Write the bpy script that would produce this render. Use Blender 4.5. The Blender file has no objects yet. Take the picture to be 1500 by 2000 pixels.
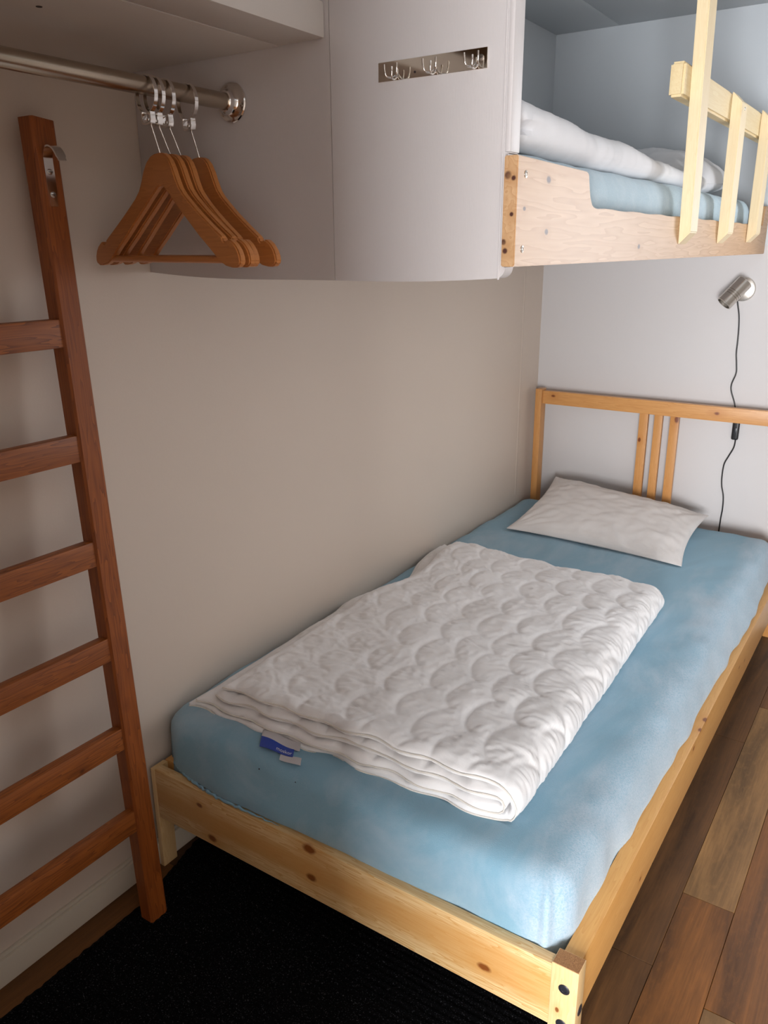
import bpy, bmesh, math, random
from mathutils import Vector, Matrix, noise
import numpy as np

S = bpy.context.scene
C = S.collection
random.seed(7)

# ------------------------------------------------------------------ camera
CAM = dict(loc=(1.28930, -0.97698, 1.34448), yaw=0.58851, pitch=0.31458, roll=-0.00629, f=1581.31)
CAM_Q = None
def set_camera():
    yaw, pit, rol = CAM['yaw'], CAM['pitch'], CAM['roll']
    cy, sy, cp, sp = math.cos(yaw), math.sin(yaw), math.cos(pit), math.sin(pit)
    fw = Vector((-sy*cp, cy*cp, -sp)); rt = Vector((cy, sy, 0)); up = rt.cross(fw)
    r2 = rt*math.cos(rol) + up*math.sin(rol); u2 = -rt*math.sin(rol) + up*math.cos(rol)
    m = Matrix((r2, u2, -fw)).transposed().to_4x4()
    m.translation = Vector(CAM['loc'])
    cd = bpy.data.cameras.new('camera'); co = bpy.data.objects.new('camera', cd); C.objects.link(co)
    co.matrix_world = m
    cd.sensor_fit = 'HORIZONTAL'; cd.sensor_width = 36.0; cd.lens = 36.0*CAM['f']/1500.0
    cd.clip_start = 0.02
    S.camera = co
set_camera()

# ------------------------------------------------------------------ world, light, exposure
S.view_settings.view_transform = 'Standard'
S.view_settings.look = 'None'
S.view_settings.gamma = 1.0
S.view_settings.use_curve_mapping = False
S.view_settings.exposure = 0.0
w = bpy.data.worlds.new('World'); S.world = w; w.use_nodes = True
w.node_tree.nodes['Background'].inputs[0].default_value = (0.75, 0.85, 1.0, 1)
w.node_tree.nodes['Background'].inputs[1].default_value = 0.5

def area(name, loc, size, rot, power, col, spread=180):
    d = bpy.data.lights.new(name, 'AREA'); d.shape = 'RECTANGLE'; d.size, d.size_y = size
    d.energy = power; d.color = col; d.spread = math.radians(spread)
    o = bpy.data.objects.new(name, d); C.objects.link(o); o.location = loc; o.rotation_euler = rot
    return o
# daylight standing in the openings of the two windows (just outside the panes)
area('daylight_back_window', (1.75, -2.66, .78), (0.90, 1.20), (math.radians(90), 0, 0), 188, (0.97, 0.98, 1.0))
area('daylight_end_window', (1.62, 2.16, 1.40), (0.60, 0.80), (math.radians(-90), 0, 0), 20, (0.96, 0.97, 1.0))

# ------------------------------------------------------------------ helpers
def root_off(p):
    v = Vector((0, 0, 0))
    while p is not None:
        v += p.location; p = p.parent
    return v

def link(name, me, parent=None):
    o = bpy.data.objects.new(name, me); C.objects.link(o)
    if parent is not None: o.parent = parent
    return o

def mk(name, verts, faces, mat, parent=None, smooth=False, sharp=None):
    """verts in world coordinates; the object sits at its parent's origin"""
    off = root_off(parent)
    me = bpy.data.meshes.new(name)
    me.from_pydata([tuple(Vector(v)-off) for v in verts], [], faces)
    bm = bmesh.new(); bm.from_mesh(me); bmesh.ops.recalc_face_normals(bm, faces=bm.faces); bm.to_mesh(me); bm.free()
    me.materials.append(mat)
    if smooth:
        me.shade_smooth()
        if sharp: me.set_sharp_from_angle(angle=math.radians(sharp))
    return link(name, me, parent)

def from_bm(name, bm, mat, parent=None, smooth=False, sharp=40, world=True):
    off = root_off(parent) if world else Vector((0, 0, 0))
    bmesh.ops.translate(bm, verts=bm.verts, vec=-off)
    bmesh.ops.recalc_face_normals(bm, faces=bm.faces)
    me = bpy.data.meshes.new(name); bm.to_mesh(me); bm.free()
    me.materials.append(mat)
    if smooth:
        me.shade_smooth(); me.set_sharp_from_angle(angle=math.radians(sharp))
    return link(name, me, parent)

def add_box(bm, lo, hi, bevel=0.0, seg=2):
    t = bmesh.new()
    bmesh.ops.create_cube(t, size=1.0)
    for v in t.verts:
        v.co = Vector([(lo[i]+hi[i])/2 + v.co[i]*(hi[i]-lo[i]) for i in range(3)])
    if bevel > 0:
        bmesh.ops.bevel(t, geom=list(t.edges), offset=bevel, segments=seg, affect='EDGES', profile=0.6)
    me = bpy.data.meshes.new('t'); t.to_mesh(me); t.free(); bm.from_mesh(me); bpy.data.meshes.remove(me)

def box(name, lo, hi, mat, parent=None, bevel=0.0015, seg=2):
    bm = bmesh.new(); add_box(bm, lo, hi, bevel, seg)
    return from_bm(name, bm, mat, parent, smooth=bevel > 0)

def prism(name, pts, axis, a0, a1, mat, parent=None, bevel=0.0, skew=None):
    """extrude polygon pts (two coords) along axis from a0 to a1"""
    idx = [i for i in range(3) if i != axis]
    bm = bmesh.new(); rings = []
    for a in (a0, a1):
        r = []
        for p in pts:
            c = [0, 0, 0]; c[idx[0]], c[idx[1]] = p; c[axis] = a
            r.append(bm.verts.new(c))
        rings.append(r)
    n = len(pts)
    bm.faces.new(rings[0]); bm.faces.new(rings[1][::-1])
    for i in range(n):
        bm.faces.new((rings[0][i], rings[0][(i+1) % n], rings[1][(i+1) % n], rings[1][i]))
    if bevel > 0:
        bmesh.ops.recalc_face_normals(bm, faces=bm.faces)
        bmesh.ops.bevel(bm, geom=[e for e in bm.edges if len(e.link_faces) == 2 and e.calc_face_angle(0) > 0.5], offset=bevel, segments=2, affect='EDGES')
    return from_bm(name, bm, mat, parent, smooth=True, sharp=35)

def tube_data(pts, r, n=8, closed=False):
    pts = [Vector(p) for p in pts]; m = len(pts); vs = []; fs = []
    prev = None
    for i, p in enumerate(pts):
        if closed: t = (pts[(i+1) % m]-pts[i-1])
        else: t = pts[min(i+1, m-1)]-pts[max(i-1, 0)]
        t.normalize()
        if prev is None:
            a = Vector((0, 0, 1)) if abs(t.z) < .9 else Vector((1, 0, 0))
            nrm = t.cross(a).normalized()
        else:
            nrm = (prev - t*prev.dot(t)).normalized()
        prev = nrm; b = t.cross(nrm)
        rr = r(i/(m-1)) if callable(r) else r
        for k in range(n):
            a = 2*math.pi*k/n
            vs.append(p + (nrm*math.cos(a)+b*math.sin(a))*rr)
    rows = m if closed else m-1
    for i in range(rows):
        for k in range(n):
            j = (i+1) % m
            fs.append((i*n+k, i*n+(k+1) % n, j*n+(k+1) % n, j*n+k))
    if not closed:
        fs.append(tuple(range(n))[::-1]); fs.append(tuple(range((m-1)*n, m*n)))
    return vs, fs

def smooth_path(pts, k=8):
    pts = [Vector(p) for p in pts]; out = []
    for i in range(len(pts)-1):
        p0 = pts[max(i-1, 0)]; p1 = pts[i]; p2 = pts[i+1]; p3 = pts[min(i+2, len(pts)-1)]
        for j in range(k):
            t = j/k
            out.append(0.5*((2*p1)+(p2-p0)*t+(2*p0-5*p1+4*p2-p3)*t*t+(3*p1-p0-3*p2+p3)*t**3))
    out.append(pts[-1]); return out

def tube(name, pts, r, mat, parent=None, n=8, closed=False):
    vs, fs = tube_data(pts, r, n, closed)
    return mk(name, vs, fs, mat, parent, smooth=True, sharp=60)

def lathe(name, prof, origin, axis, mat, parent=None, n=32):
    """prof: list of (radius, height) along axis"""
    ax = Vector(axis).normalized(); a = Vector((0, 0, 1)) if abs(ax.z) < .9 else Vector((1, 0, 0))
    e1 = ax.cross(a).normalized(); e2 = ax.cross(e1); o = Vector(origin); vs = []; fs = []
    for r, h in prof:
        for k in range(n):
            t = 2*math.pi*k/n
            vs.append(o+ax*h+(e1*math.cos(t)+e2*math.sin(t))*r)
    for i in range(len(prof)-1):
        for k in range(n):
            fs.append((i*n+k, i*n+(k+1) % n, (i+1)*n+(k+1) % n, (i+1)*n+k))
    fs.append(tuple(range(n))[::-1]); fs.append(tuple(range((len(prof)-1)*n, len(prof)*n)))
    return mk(name, vs, fs, mat, parent, smooth=True, sharp=35)

def thing(name, label, cat, loc, group=None):
    o = bpy.data.objects.new(name, None); C.objects.link(o); o.location = loc
    o.empty_display_size = 0.05
    o['label'] = label; o['category'] = cat
    if group: o['group'] = group
    return o
def tag(o, label, cat, group=None):
    o['label'] = label; o['category'] = cat
    if group: o['group'] = group
    return o
def struct(o):
    o['kind'] = 'structure'; return o

# ------------------------------------------------------------------ materials
def srgb(r, g, b):
    f = lambda c: (c/255/12.92) if c/255 <= .04045 else ((c/255+.055)/1.055)**2.4
    return (f(r), f(g), f(b), 1)

class NT:
    def __init__(s, name):
        s.m = bpy.data.materials.new(name); s.m.use_nodes = True; s.t = s.m.node_tree; s.n = s.t.nodes
        s.b = s.n['Principled BSDF']
    def new(s, ty, **kw):
        x = s.n.new(ty)
        for k, v in kw.items(): setattr(x, k, v)
        return x
    def L(s, a, b): s.t.links.new(a, b)
    def coord(s, scale=(1, 1, 1), rot=(0, 0, 0), kind='Object', loc=(0, 0, 0)):
        tc = s.new('ShaderNodeTexCoord'); mp = s.new('ShaderNodeMapping')
        mp.inputs['Scale'].default_value = scale; mp.inputs['Rotation'].default_value = rot; mp.inputs['Location'].default_value = loc
        s.L(tc.outputs[kind], mp.inputs[0]); return mp.outputs[0]
    def noise(s, vec, scale, detail=3, rough=.5, dist=0):
        x = s.new('ShaderNodeTexNoise'); x.inputs['Scale'].default_value = scale; x.inputs['Detail'].default_value = detail
        x.inputs['Roughness'].default_value = rough; x.inputs['Distortion'].default_value = dist
        s.L(vec, x.inputs['Vector']); return x.outputs[0]
    def ramp(s, fac, stops):
        x = s.new('ShaderNodeValToRGB'); e = x.color_ramp.elements
        while len(e) < len(stops): e.new(.5)
        for i, (p, c) in enumerate(stops):
            e[i].position = p; e[i].color = c if len(c) == 4 else (*c, 1)
        s.L(fac, x.inputs[0]); return x.outputs[0]
    def mix(s, fac, a, b, mode='MIX'):
        x = s.new('ShaderNodeMix', data_type='RGBA', blend_type=mode)
        for sock, v in ((x.inputs[0], fac), (x.inputs[6], a), (x.inputs[7], b)):
            if hasattr(v, 'links') or isinstance(v, bpy.types.NodeSocket): s.L(v, sock)
            else: sock.default_value = v
        return x.outputs[2]
    def math(s, op, a, b=None, c=None):
        x = s.new('ShaderNodeMath', operation=op)
        for i, v in enumerate((a, b, c)):
            if v is None: continue
            if isinstance(v, bpy.types.NodeSocket): s.L(v, x.inputs[i])
            else: x.inputs[i].default_value = v
        return x.outputs[0]
    def bump(s, h, strength=.2, dist=.002):
        x = s.new('ShaderNodeBump'); x.inputs['Strength'].default_value = strength; x.inputs['Distance'].default_value = dist
        s.L(h, x.inputs['Height']); s.L(x.outputs[0], s.b.inputs['Normal'])
    def col(s, c):
        if isinstance(c, bpy.types.NodeSocket): s.L(c, s.b.inputs['Base Color'])
        else: s.b.inputs['Base Color'].default_value = c
    def rough(s, r): s.b.inputs['Roughness'].default_value = r

def paint(name, col, rough=.45, grain=(60, 60, 12), strength=.12, var=.05):
    m = NT(name); v = m.coord()
    n1 = m.noise(v, 2.2, 3)
    dk = tuple(c*(1-var) for c in col[:3])+(1,)
    m.col(m.mix(n1, dk, col)); m.rough(rough)
    g = m.coord(grain); m.bump(m.noise(g, 5, 4, .6), strength, .0015)
    return m.m

def pine(name, base, dark, axis=0, knots=(), rough=.42, knotcol=None, ring=95, contrast=.75, coat=.12, heart=None):
    """axis = grain direction; knots: (x,y,z, r) in object space"""
    m = NT(name)
    sc = [1, 1, 1]; sc[axis] = .07
    v0 = m.coord(tuple(sc))
    nz = m.noise(v0, 7, 2, .5)
    # bend the rings by low noise
    add = m.new('ShaderNodeVectorMath', operation='SCALE'); m.L(v0, add.inputs[0])
    wv = m.new('ShaderNodeTexWave', wave_type='RINGS', rings_direction='XYZ'[axis], wave_profile='SAW')
    wv.inputs['Scale'].default_value = ring*.36; wv.inputs['Distortion'].default_value = 14
    wv.inputs['Detail'].default_value = 1.5; wv.inputs['Detail Scale'].default_value = 5.0; wv.inputs['Detail Roughness'].default_value = .45
    off = [.11, .11, .13]; off[axis] = 0
    m.L(m.coord(tuple(sc), loc=tuple(off)), wv.inputs[0])
    sc2 = [1, 1, 1]; sc2[axis] = .02
    fine = m.noise(m.coord(tuple(sc2)), 420, 3, .6)
    big = m.noise(m.coord(tuple(sc)), 22, 3, .5)
    c = m.mix(m.ramp(wv.outputs[1], [(.0, (0, 0, 0)), (.75, (.55, .55, .55)), (1, (1, 1, 1))]), base, dark)
    c = m.mix(contrast, base, c)
    c = m.mix(m.math('MULTIPLY', m.ramp(big, [(.40, (0, 0, 0)), (.68, (1, 1, 1))]), .55), c, m.mix(.6, base, dark))
    c = m.mix(m.math('MULTIPLY', m.ramp(fine, [(.45, (0, 0, 0)), (.8, (1, 1, 1))]), .28), c, dark)
    if heart:
        ci, cc, hw, amt = heart
        sx = m.new('ShaderNodeSeparateXYZ'); m.L(m.coord(), sx.inputs[0])
        wob_ = m.math('MULTIPLY', m.math('SUBTRACT', m.noise(m.coord(tuple(sc)), 14, 3), .5), hw*2.4)
        dd = m.math('ABSOLUTE', m.math('ADD', m.math('SUBTRACT', sx.outputs[ci], cc), wob_))
        hm = m.ramp(m.math('DIVIDE', dd, hw*2), [(.3, (1, 1, 1)), (.62, (0, 0, 0))])
        c = m.mix(m.math('MULTIPLY', hm, amt), c, dark)
    kc = knotcol or (dark[0]*.38, dark[1]*.22, dark[2]*.14, 1)
    tc = m.new('ShaderNodeTexCoord')
    for (x, y, z, r) in knots:
        sub = m.new('ShaderNodeVectorMath', operation='SUBTRACT'); m.L(tc.outputs['Object'], sub.inputs[0]); sub.inputs[1].default_value = (x, y, z)
        mul = m.new('ShaderNodeVectorMath', operation='MULTIPLY'); m.L(sub.outputs[0], mul.inputs[0])
        k = [1/r]*3; k[axis] = .62/r; mul.inputs[1].default_value = k
        ln = m.new('ShaderNodeVectorMath', operation='LENGTH'); m.L(mul.outputs[0], ln.inputs[0])
        d = m.math('ADD', ln.outputs['Value'], m.math('MULTIPLY', m.math('SUBTRACT', m.noise(tc.outputs['Object'], 60, 2), .5), .5))
        halo = m.ramp(m.math('DIVIDE', d, 3.2), [(.28, (1, 1, 1)), (1, (0, 0, 0))])
        c = m.mix(m.math('MULTIPLY', halo, .55), c, dark)
        core = m.ramp(d, [(.55, (1, 1, 1)), (1.0, (0, 0, 0))])
        c = m.mix(core, c, kc)
    m.col(c); m.rough(rough)
    m.b.inputs['Coat Weight'].default_value = coat; m.b.inputs['Coat Roughness'].default_value = .3
    m.bump(fine, .08, .0008)
    return m.m

def metal(name, col, rough=.2, brushed=None):
    m = NT(name); m.col(col); m.b.inputs['Metallic'].default_value = 1; m.rough(rough)
    v = m.coord(brushed or (1, 1, 1))
    m.bump(m.noise(v, 120 if brushed else 30, 3), .06 if brushed else .02, .001)
    return m.m

def plain(name, col, rough=.5, spec=.5, bump=None):
    m = NT(name); v = m.coord(); n1 = m.noise(v, 18, 2)
    m.col(m.mix(n1, tuple(c*.86 for c in col[:3])+(1,), col)); m.rough(rough)
    m.b.inputs['Specular IOR Level'].default_value = spec
    if bump: m.bump(m.noise(v, bump[0], 3), bump[1], .001)
    return m.m

def cloth(name, col, col2, fine=900, strength=.35, patch=6, sheen=.3, lo=.45, hi=.75):
    m = NT(name); v = m.coord()
    n1 = m.noise(v, patch, 5, .6, .4); n2 = m.noise(v, fine, 2, .6)
    c = m.mix(m.ramp(n1, [(lo, (0, 0, 0)), (hi, (1, 1, 1))]), col, col2)
    c = m.mix(m.math('MULTIPLY', m.ramp(n2, [(.35, (0, 0, 0)), (.7, (1, 1, 1))]), .25), c, col2)
    m.col(c); m.rough(.9); m.b.inputs['Sheen Weight'].default_value = sheen; m.b.inputs['Sheen Roughness'].default_value = .5
    m.b.inputs['Specular IOR Level'].default_value = .15
    m.bump(n2, strength, .0015)
    return m.m

M = {}
M['wall_l'] = paint('cream_wall_paint', (.71, .612, .525, 1), .55, (40, 40, 40), .10)
M['wall_e'] = paint('white_wall_paint', (.66, .64, .64, 1), .55, (40, 40, 40), .08)
M['panel'] = paint('white_gloss_board_paint', (.62, .585, .58, 1), .4, (90, 90, 10), .22)
M['shelf'] = paint('white_shelf_paint', (.68, .64, .60, 1), .42, (60, 12, 60), .12)
M['ceil'] = paint('grey_ceiling_paint', (.50, .53, .55, 1), .5, (40, 40, 40), .06)
M['trim'] = paint('cream_baseboard_paint', (.66, .60, .50, 1), .4, (30, 6, 30), .15)
M['chrome'] = metal('chrome', (.78, .76, .74, 1), .12)
M['steel'] = metal('brushed_steel', (.62, .58, .53, 1), .27, (1, 1, 40))
M['rod'] = metal('worn_nickel_tube', (.47, .40, .32, 1), .24, (60, 2, 60))
M['hinge'] = metal('polished_plate', (.80, .74, .66, 1), .07)
M['black'] = plain('black_plastic', (.012, .012, .014, 1), .35)
M['cap'] = plain('dark_steel_bolt', (.02, .021, .028, 1), .3, .6)
M['duvet'] = cloth('white_quilted_cotton', (.88, .87, .87, 1), (.80, .78, .77, 1), 700, .12, 9, .15)
M['piping'] = cloth('cream_piping', (.80, .76, .70, 1), (.7, .66, .6, 1), 700, .2)
M['pillow'] = cloth('white_pillow_cotton', (.80, .77, .75, 1), (.72, .69, .67, 1), 500, .2, 7, .15)
M['screwhole'] = plain('dark_hole', (.03, .02, .02, 1), .6)

def floor_mat(i, col):
    m = NT('vinyl_plank_%d' % i)
    v = m.coord((1, .09, 1), loc=(i*3.7, i*1.3, 0))
    big = m.noise(v, 16, 4, .6, .8); fine = m.noise(m.coord((1, .03, 1), loc=(i*1.7, i, 0)), 260, 3, .65)
    sp = m.noise(m.coord((1, .35, 1)), 90, 4, .7)
    dk = tuple(c*.42 for c in col[:3])+(1,); lt = tuple(min(1, c*1.35) for c in col[:3])+(1,)
    c = m.mix(m.ramp(big, [(.32, (0, 0, 0)), (.66, (1, 1, 1))]), dk, lt)
    c = m.mix(m.math('MULTIPLY', m.ramp(fine, [(.4, (0, 0, 0)), (.75, (1, 1, 1))]), .5), c, dk)
    c = m.mix(m.math('MULTIPLY', m.ramp(sp, [(.5, (0, 0, 0)), (.75, (1, 1, 1))]), .35), c, lt)
    m.col(c); m.rough(.45); m.b.inputs['Specular IOR Level'].default_value = .3; m.bump(fine, .15, .001)
    return m.m
FLOORM = [floor_mat(0, (.115, .050, .015, 1)), floor_mat(1, (.15, .060, .016, 1)), floor_mat(2, (.27, .142, .050, 1)), floor_mat(3, (.20, .076, .016, 1)), floor_mat(4, (.085, .037, .013, 1))]

def rug_mat():
    m = NT('black_ribbed_carpet'); v = m.coord((1, 1, 1))
    n = m.noise(v, 330, 2, .7); n2 = m.noise(v, 900, 2, .6)
    c = m.mix(m.ramp(n, [(.60, (0, 0, 0)), (.70, (1, 1, 1))]), (.002, .002, .0024, 1), (.085, .085, .095, 1))
    m.col(c); m.rough(.95); m.b.inputs['Specular IOR Level'].default_value = .08
    m.bump(n2, .8, .004); return m.m
M['rug'] = rug_mat()

def sheet_mat(name, col, light):
    m = NT(name); v = m.coord()
    n1 = m.noise(m.coord((1, .45, 1)), 5.0, 5, .62, .6); n2 = m.noise(v, 750, 2, .6); n3 = m.noise(v, 260, 3, .7)
    c = m.mix(m.ramp(n1, [(.47, (0, 0, 0)), (.80, (1, 1, 1))]), col, light)
    # worn, pilled zone along the aisle-side edge of the mattress
    sx = m.new('ShaderNodeSeparateXYZ'); m.L(m.coord(), sx.inputs[0])
    ex = m.math('ADD', sx.outputs[0], m.math('MULTIPLY', m.math('SUBTRACT', n1, .5), .22))
    worn = m.math('MULTIPLY', m.ramp(ex, [(.385, (0, 0, 0)), (.450, (1, 1, 1))]), m.ramp(n3, [(.35, (.25, .25, .25)), (.6, (1, 1, 1))]))
    c = m.mix(m.math('MULTIPLY', worn, .6), c, (.55, .62, .70, 1))
    c = m.mix(m.math('MULTIPLY', m.ramp(n2, [(.35, (0, 0, 0)), (.7, (1, 1, 1))]), .16), c, light)
    m.col(c); m.rough(.95); m.b.inputs['Sheen Weight'].default_value = .25
    m.b.inputs['Specular IOR Level'].default_value = .1
    m.bump(n2, .4, .002); return m.m
M['sheet'] = sheet_mat('light_blue_jersey_sheet', (.225, .41, .53, 1), (.42, .54, .63, 1))
M['terry'] = cloth('light_blue_terry_sheet', (.42, .57, .66, 1), (.50, .63, .71, 1), 260, 1.0, 30)

M['wardrobe'] = pine('brown_wood_veneer', (.30, .15, .060, 1), (.17, .075, .028, 1), 2, (), .35, ring=40, contrast=.6, coat=.1)
M['wall_r'] = paint('low_bounce_wall_paint', (.34, .31, .28, 1), .55, (40, 40, 40), .08)  # colour of the unseen walls, darkened to cut bounce onto the left side
M['niche_light_tint'] = paint('bluish_light_niche_tint', (.60, .64, .675, 1), .5, (40, 40, 40), .06)  # bluish light in the upper niche, put into the wall colour
YE = 2.073      # end wall
XR = 2.30       # right wall
YB = -2.60      # back wall
ZC = 2.06       # ceiling

# ------------------------------------------------------------------ room shell
def wall_hole(name, axis, at, thick, u0, u1, z0, z1, hole, mat):
    bm = bmesh.new()
    hu0, hu1, hz0, hz1 = hole
    for (a, b, c, d) in ((u0, hu0, z0, z1), (hu1, u1, z0, z1), (hu0, hu1, z0, hz0), (hu0, hu1, hz1, z1)):
        lo = [0, 0, c]; hi = [0, 0, d]; o = 1-axis
        lo[o], hi[o] = a, b; lo[axis], hi[axis] = min(at, at+thick), max(at, at+thick)
        add_box(bm, lo, hi)
    return struct(from_bm(name, bm, mat))
struct(box('wall_left', (-.08, YB, 0), (0, YE+.08, ZC), M['wall_l'], bevel=0))
wall_hole('wall_end', 1, YE, .08, 0, XR, 0, ZC, (1.32, 1.92, 1.0, 1.80), M['wall_e'])
struct(box('wall_right', (XR, YB, 0), (XR+.08, YE+.08, ZC), M['wall_r'], bevel=0))
wall_hole('wall_back', 1, YB, -.08, -.08, XR+.08, 0, ZC, (1.28, 2.22, .18, 1.38), M['wall_r'])
struct(box('unseen_wardrobe', (0.001, YB, 0), (1.10, -.92, ZC), M['wardrobe'], bevel=.004))  # unseen wardrobe block, widened to darken the left side
# windows outside the view: frame, mullion
def window(name, x0, x1, z0, z1, y, n):
    fr = box(name, (x0, y, z0), (x1, y+.04, z0+.045), M['trim'], bevel=.003)
    struct(fr)
    box('window_rail', (x0, y, z1-.045), (x1, y+.04, z1), M['trim'], fr, .003)
    for k in range(n+1):
        xx = x0+(x1-x0-.045)*k/n
        box('window_stile', (xx, y, z0+.045), (xx+.045, y+.04, z1-.045), M['trim'], fr, .003)
window('window_1', 1.32, 1.92, 1.0, 1.80, YE+.02, 1)
window('window_2', 1.28, 2.22, .18, 1.38, YB-.06, 1)

# ceiling of wide painted boards with fine open joints
ce = box('ceiling', (-.08, YB-.08, ZC+.008), (XR+.08, YE+.08, ZC+.05), M['ceil'], bevel=0); struct(ce)
xs = [-.37, .232, .834, 1.436, 2.038, 2.64]
for a, b in zip(xs[:-1], xs[1:]):
    box('ceiling_board', (max(a, -.08)+.001, YB-.08, ZC), (min(b, XR+.08)-.001, YE+.0, ZC+.008), M['ceil'], ce, .0012)

# floor of vinyl planks (each plank a part)
fl = box('floor', (-.08, YB-.08, -.05), (XR+.08, YE+.08, -.004), plain('floor_underlay', (.02, .012, .008, 1), .8), bevel=0); struct(fl)
px0 = 1.037; W = .1065
meshes = {}
k0 = int(math.floor((0-px0)/W))
for k in range(k0, int((XR-px0)/W)+1):
    x0 = px0+k*W
    rnd = random.Random(k*13+5)
    # joints: the two rows the photo shows are fixed
    if k == 0: ys = [.570-.9*3.6, .570-1.8, .570-.9, .570, 1.47, 2.4]; mt = [1, 3, 1, 3, 2, 1]
    elif k == 1: ys = [-3.0, -1.5, -.60, .300, 1.2, 2.4]; mt = [3, 1, 0, 2, 3, 1]
    else:
        s = rnd.uniform(-.85, 0); ys = [YB-.08]+[YB+s+.9*j+.9 for j in range(6)]; mt = [rnd.choice([0, 1, 1, 3, 4, 0, 1]) for _ in ys]
    ys = sorted(ys)
    for j in range(len(ys)):
        a = max(ys[j], YB-.08); b = min(ys[j+1] if j+1 < len(ys) else YE+.08, YE+.08)
        if b-a < .02: continue
        mi = mt[(j+1) % len(mt)] if k in (0, 1) else mt[j % len(mt)]
        box('plank', (x0+.0004, a+.0004, -.004), (x0+W-.0004, b-.0004, 0), FLOORM[mi], fl, .0006, 1)

# baseboards: main board with a thinner lip
def baseboard(name, lo, hi, lip_lo, lip_hi):
    bb = struct(box(name, lo, hi, M['trim'], bevel=.003))
    box('lip', lip_lo, lip_hi, M['trim'], bb, .002)
baseboard('baseboard_left', (0, -.919, 0), (.013, YE, .058), (0, -.919, .058), (.007, YE, .066))
baseboard('baseboard_end', (.013, YE-.013, 0), (XR, YE, .058), (.007, YE-.007, .058), (XR, YE, .066))
struct(box('niche_tint_end', (.0025, YE-.0025, 1.346), (1.30, YE, ZC), M['niche_light_tint'], bevel=.0005))  # added thin lining, carries the bluish light tint on the end wall
struct(box('niche_tint_left', (0, .167, 1.346), (.0025, YE, ZC), M['niche_light_tint'], bevel=.0005))  # added lining with the same light tint on the left wall
# corner bead on left wall near the head end
struct(box('trim_1', (0, 1.90, .40), (.0008, 1.912, 1.30), M['wall_l'], bevel=.0003))

# ------------------------------------------------------------------ partition panels (foot end of the loft bed)
pp = thing('partition_panel', 'white painted partition panel of two boards between closet and upper bunk', 'panel', (.38, .15, 1.30))
def bottom_z(x):
    t = x/.758
    return 1.3035 - .011*math.sin(math.pi*min(1, max(0, t)))**1.0 - .002*math.sin(9*t)
XS = .4485
pts = [(.001, 2.055)] + [(x, bottom_z(x)) for x in np.linspace(.001, XS, 16)] + [(XS, 2.055)]
prism('rod_board', pts, 1, .1405, .166, M['panel'], pp)
pts = [(XS+.002, bottom_z(XS))] + [(x, bottom_z(x)) for x in np.linspace(XS+.02, .742, 14)]
pts += [(.742+.016*math.sin(a), bottom_z(.742)+.016-.016*math.cos(a)) for a in (np.linspace(.2, math.pi/2, 6))]
pts += [(.758, 1.317), (.7555, 1.318), (.7555, 1.469), (.758, 1.470), (.758, 2.055), (XS+.002, 2.055)]
prism('hook_board', pts, 1, .139, .166, M['panel'], pp)
box('edge_bead', (.7462, .1372, 1.30), (.7492, .1400, 2.05), M['panel'], pp, .001)
box('edge_batten', (.7515, .1362, 1.471), (.7600, .168, 2.053), M['panel'], pp, .0025)
# ------------------------------------------------------------------ closet shelf
sh = thing('closet_shelf', 'thick white closet shelf of two boards above the clothes rod', 'shelf', (.22, -.38, 1.65))
box('shelf_board', (.002, -.918, 1.650), (.3485, .1395, 1.70), M['shelf'], sh, .001)
box('shelf_board', (.3492, -.918, 1.650), (.441, .1395, 1.70), M['shelf'], sh, .004)
lathe('nail_hole', [(.0001, 0), (.004, 0.0002), (.0045, .0010)], (.238, -.212, 1.6492), (0, 0, 1), M['screwhole'], sh, 10)

# ------------------------------------------------------------------ clothes rod
RX, RZ = .2435, 1.579
cr = thing('clothes_rod', 'worn nickel clothes rod with round chrome wall flange under the shelf', 'rod', (RX, .139, RZ))
lathe('tube', [(.0133, 0), (.0133, 1.045)], (RX, .128, RZ), (0, -1, 0), M['rod'], cr, 32)
fp = [(.0315, 0), (.0315, .0025), (.0300, .0045), (.0275, .005), (.026, .0058), (.0215, .008), (.0185, .0115), (.0168, .016), (.0163, .021), (.0150, .0225), (.0134, .0225)]
fg = lathe('flange', fp, (RX, .1385, RZ), (0, -1, 0), M['chrome'], cr, 40)
for a in (math.radians(105), math.radians(225), math.radians(345)):
    lathe('screw', [(.0038, 0), (.0036, .0014), (.002, .002)], (RX+.0245*math.cos(a), .1335, RZ+.0245*math.sin(a)), (0, -1, 0), M['steel'], fg, 10)

# ------------------------------------------------------------------ hangers
wood_h = pine('varnished_hanger_wood', (.60, .235, .062, 1), (.40, .13, .028, 1), 0, (), .4, ring=50, contrast=.5, coat=.12)
def hanger_half():
    top = [(0, 0), (.012, -.0008), (.022, -.004), (.032, -.011), (.041, -.023), (.049, -.038), (.058, -.052), (.070, -.063), (.085, -.0735), (.110, -.0900), (.138, -.1070), (.162, -.1210), (.170, -.1255)]
    notch = [(.1705, -.1295), (.1745, -.1325), (.1790, -.1318), (.1812, -.1300), (.1830, -.1285)]
    tip = [(.190, -.1300), (.199, -.1355), (.206, -.1430), (.2105, -.1520), (.2115, -.1600), (.2085, -.1655), (.201, -.1680), (.190, -.1680)]
    low = [(.174, -.1655), (.158, -.1585), (.134, -.1410), (.107, -.1230), (.080, -.1030), (.0485, -.0800), (.024, -.0610), (.009, -.0500), (0, -.0470)]
    return top+notch+tip+low
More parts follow.
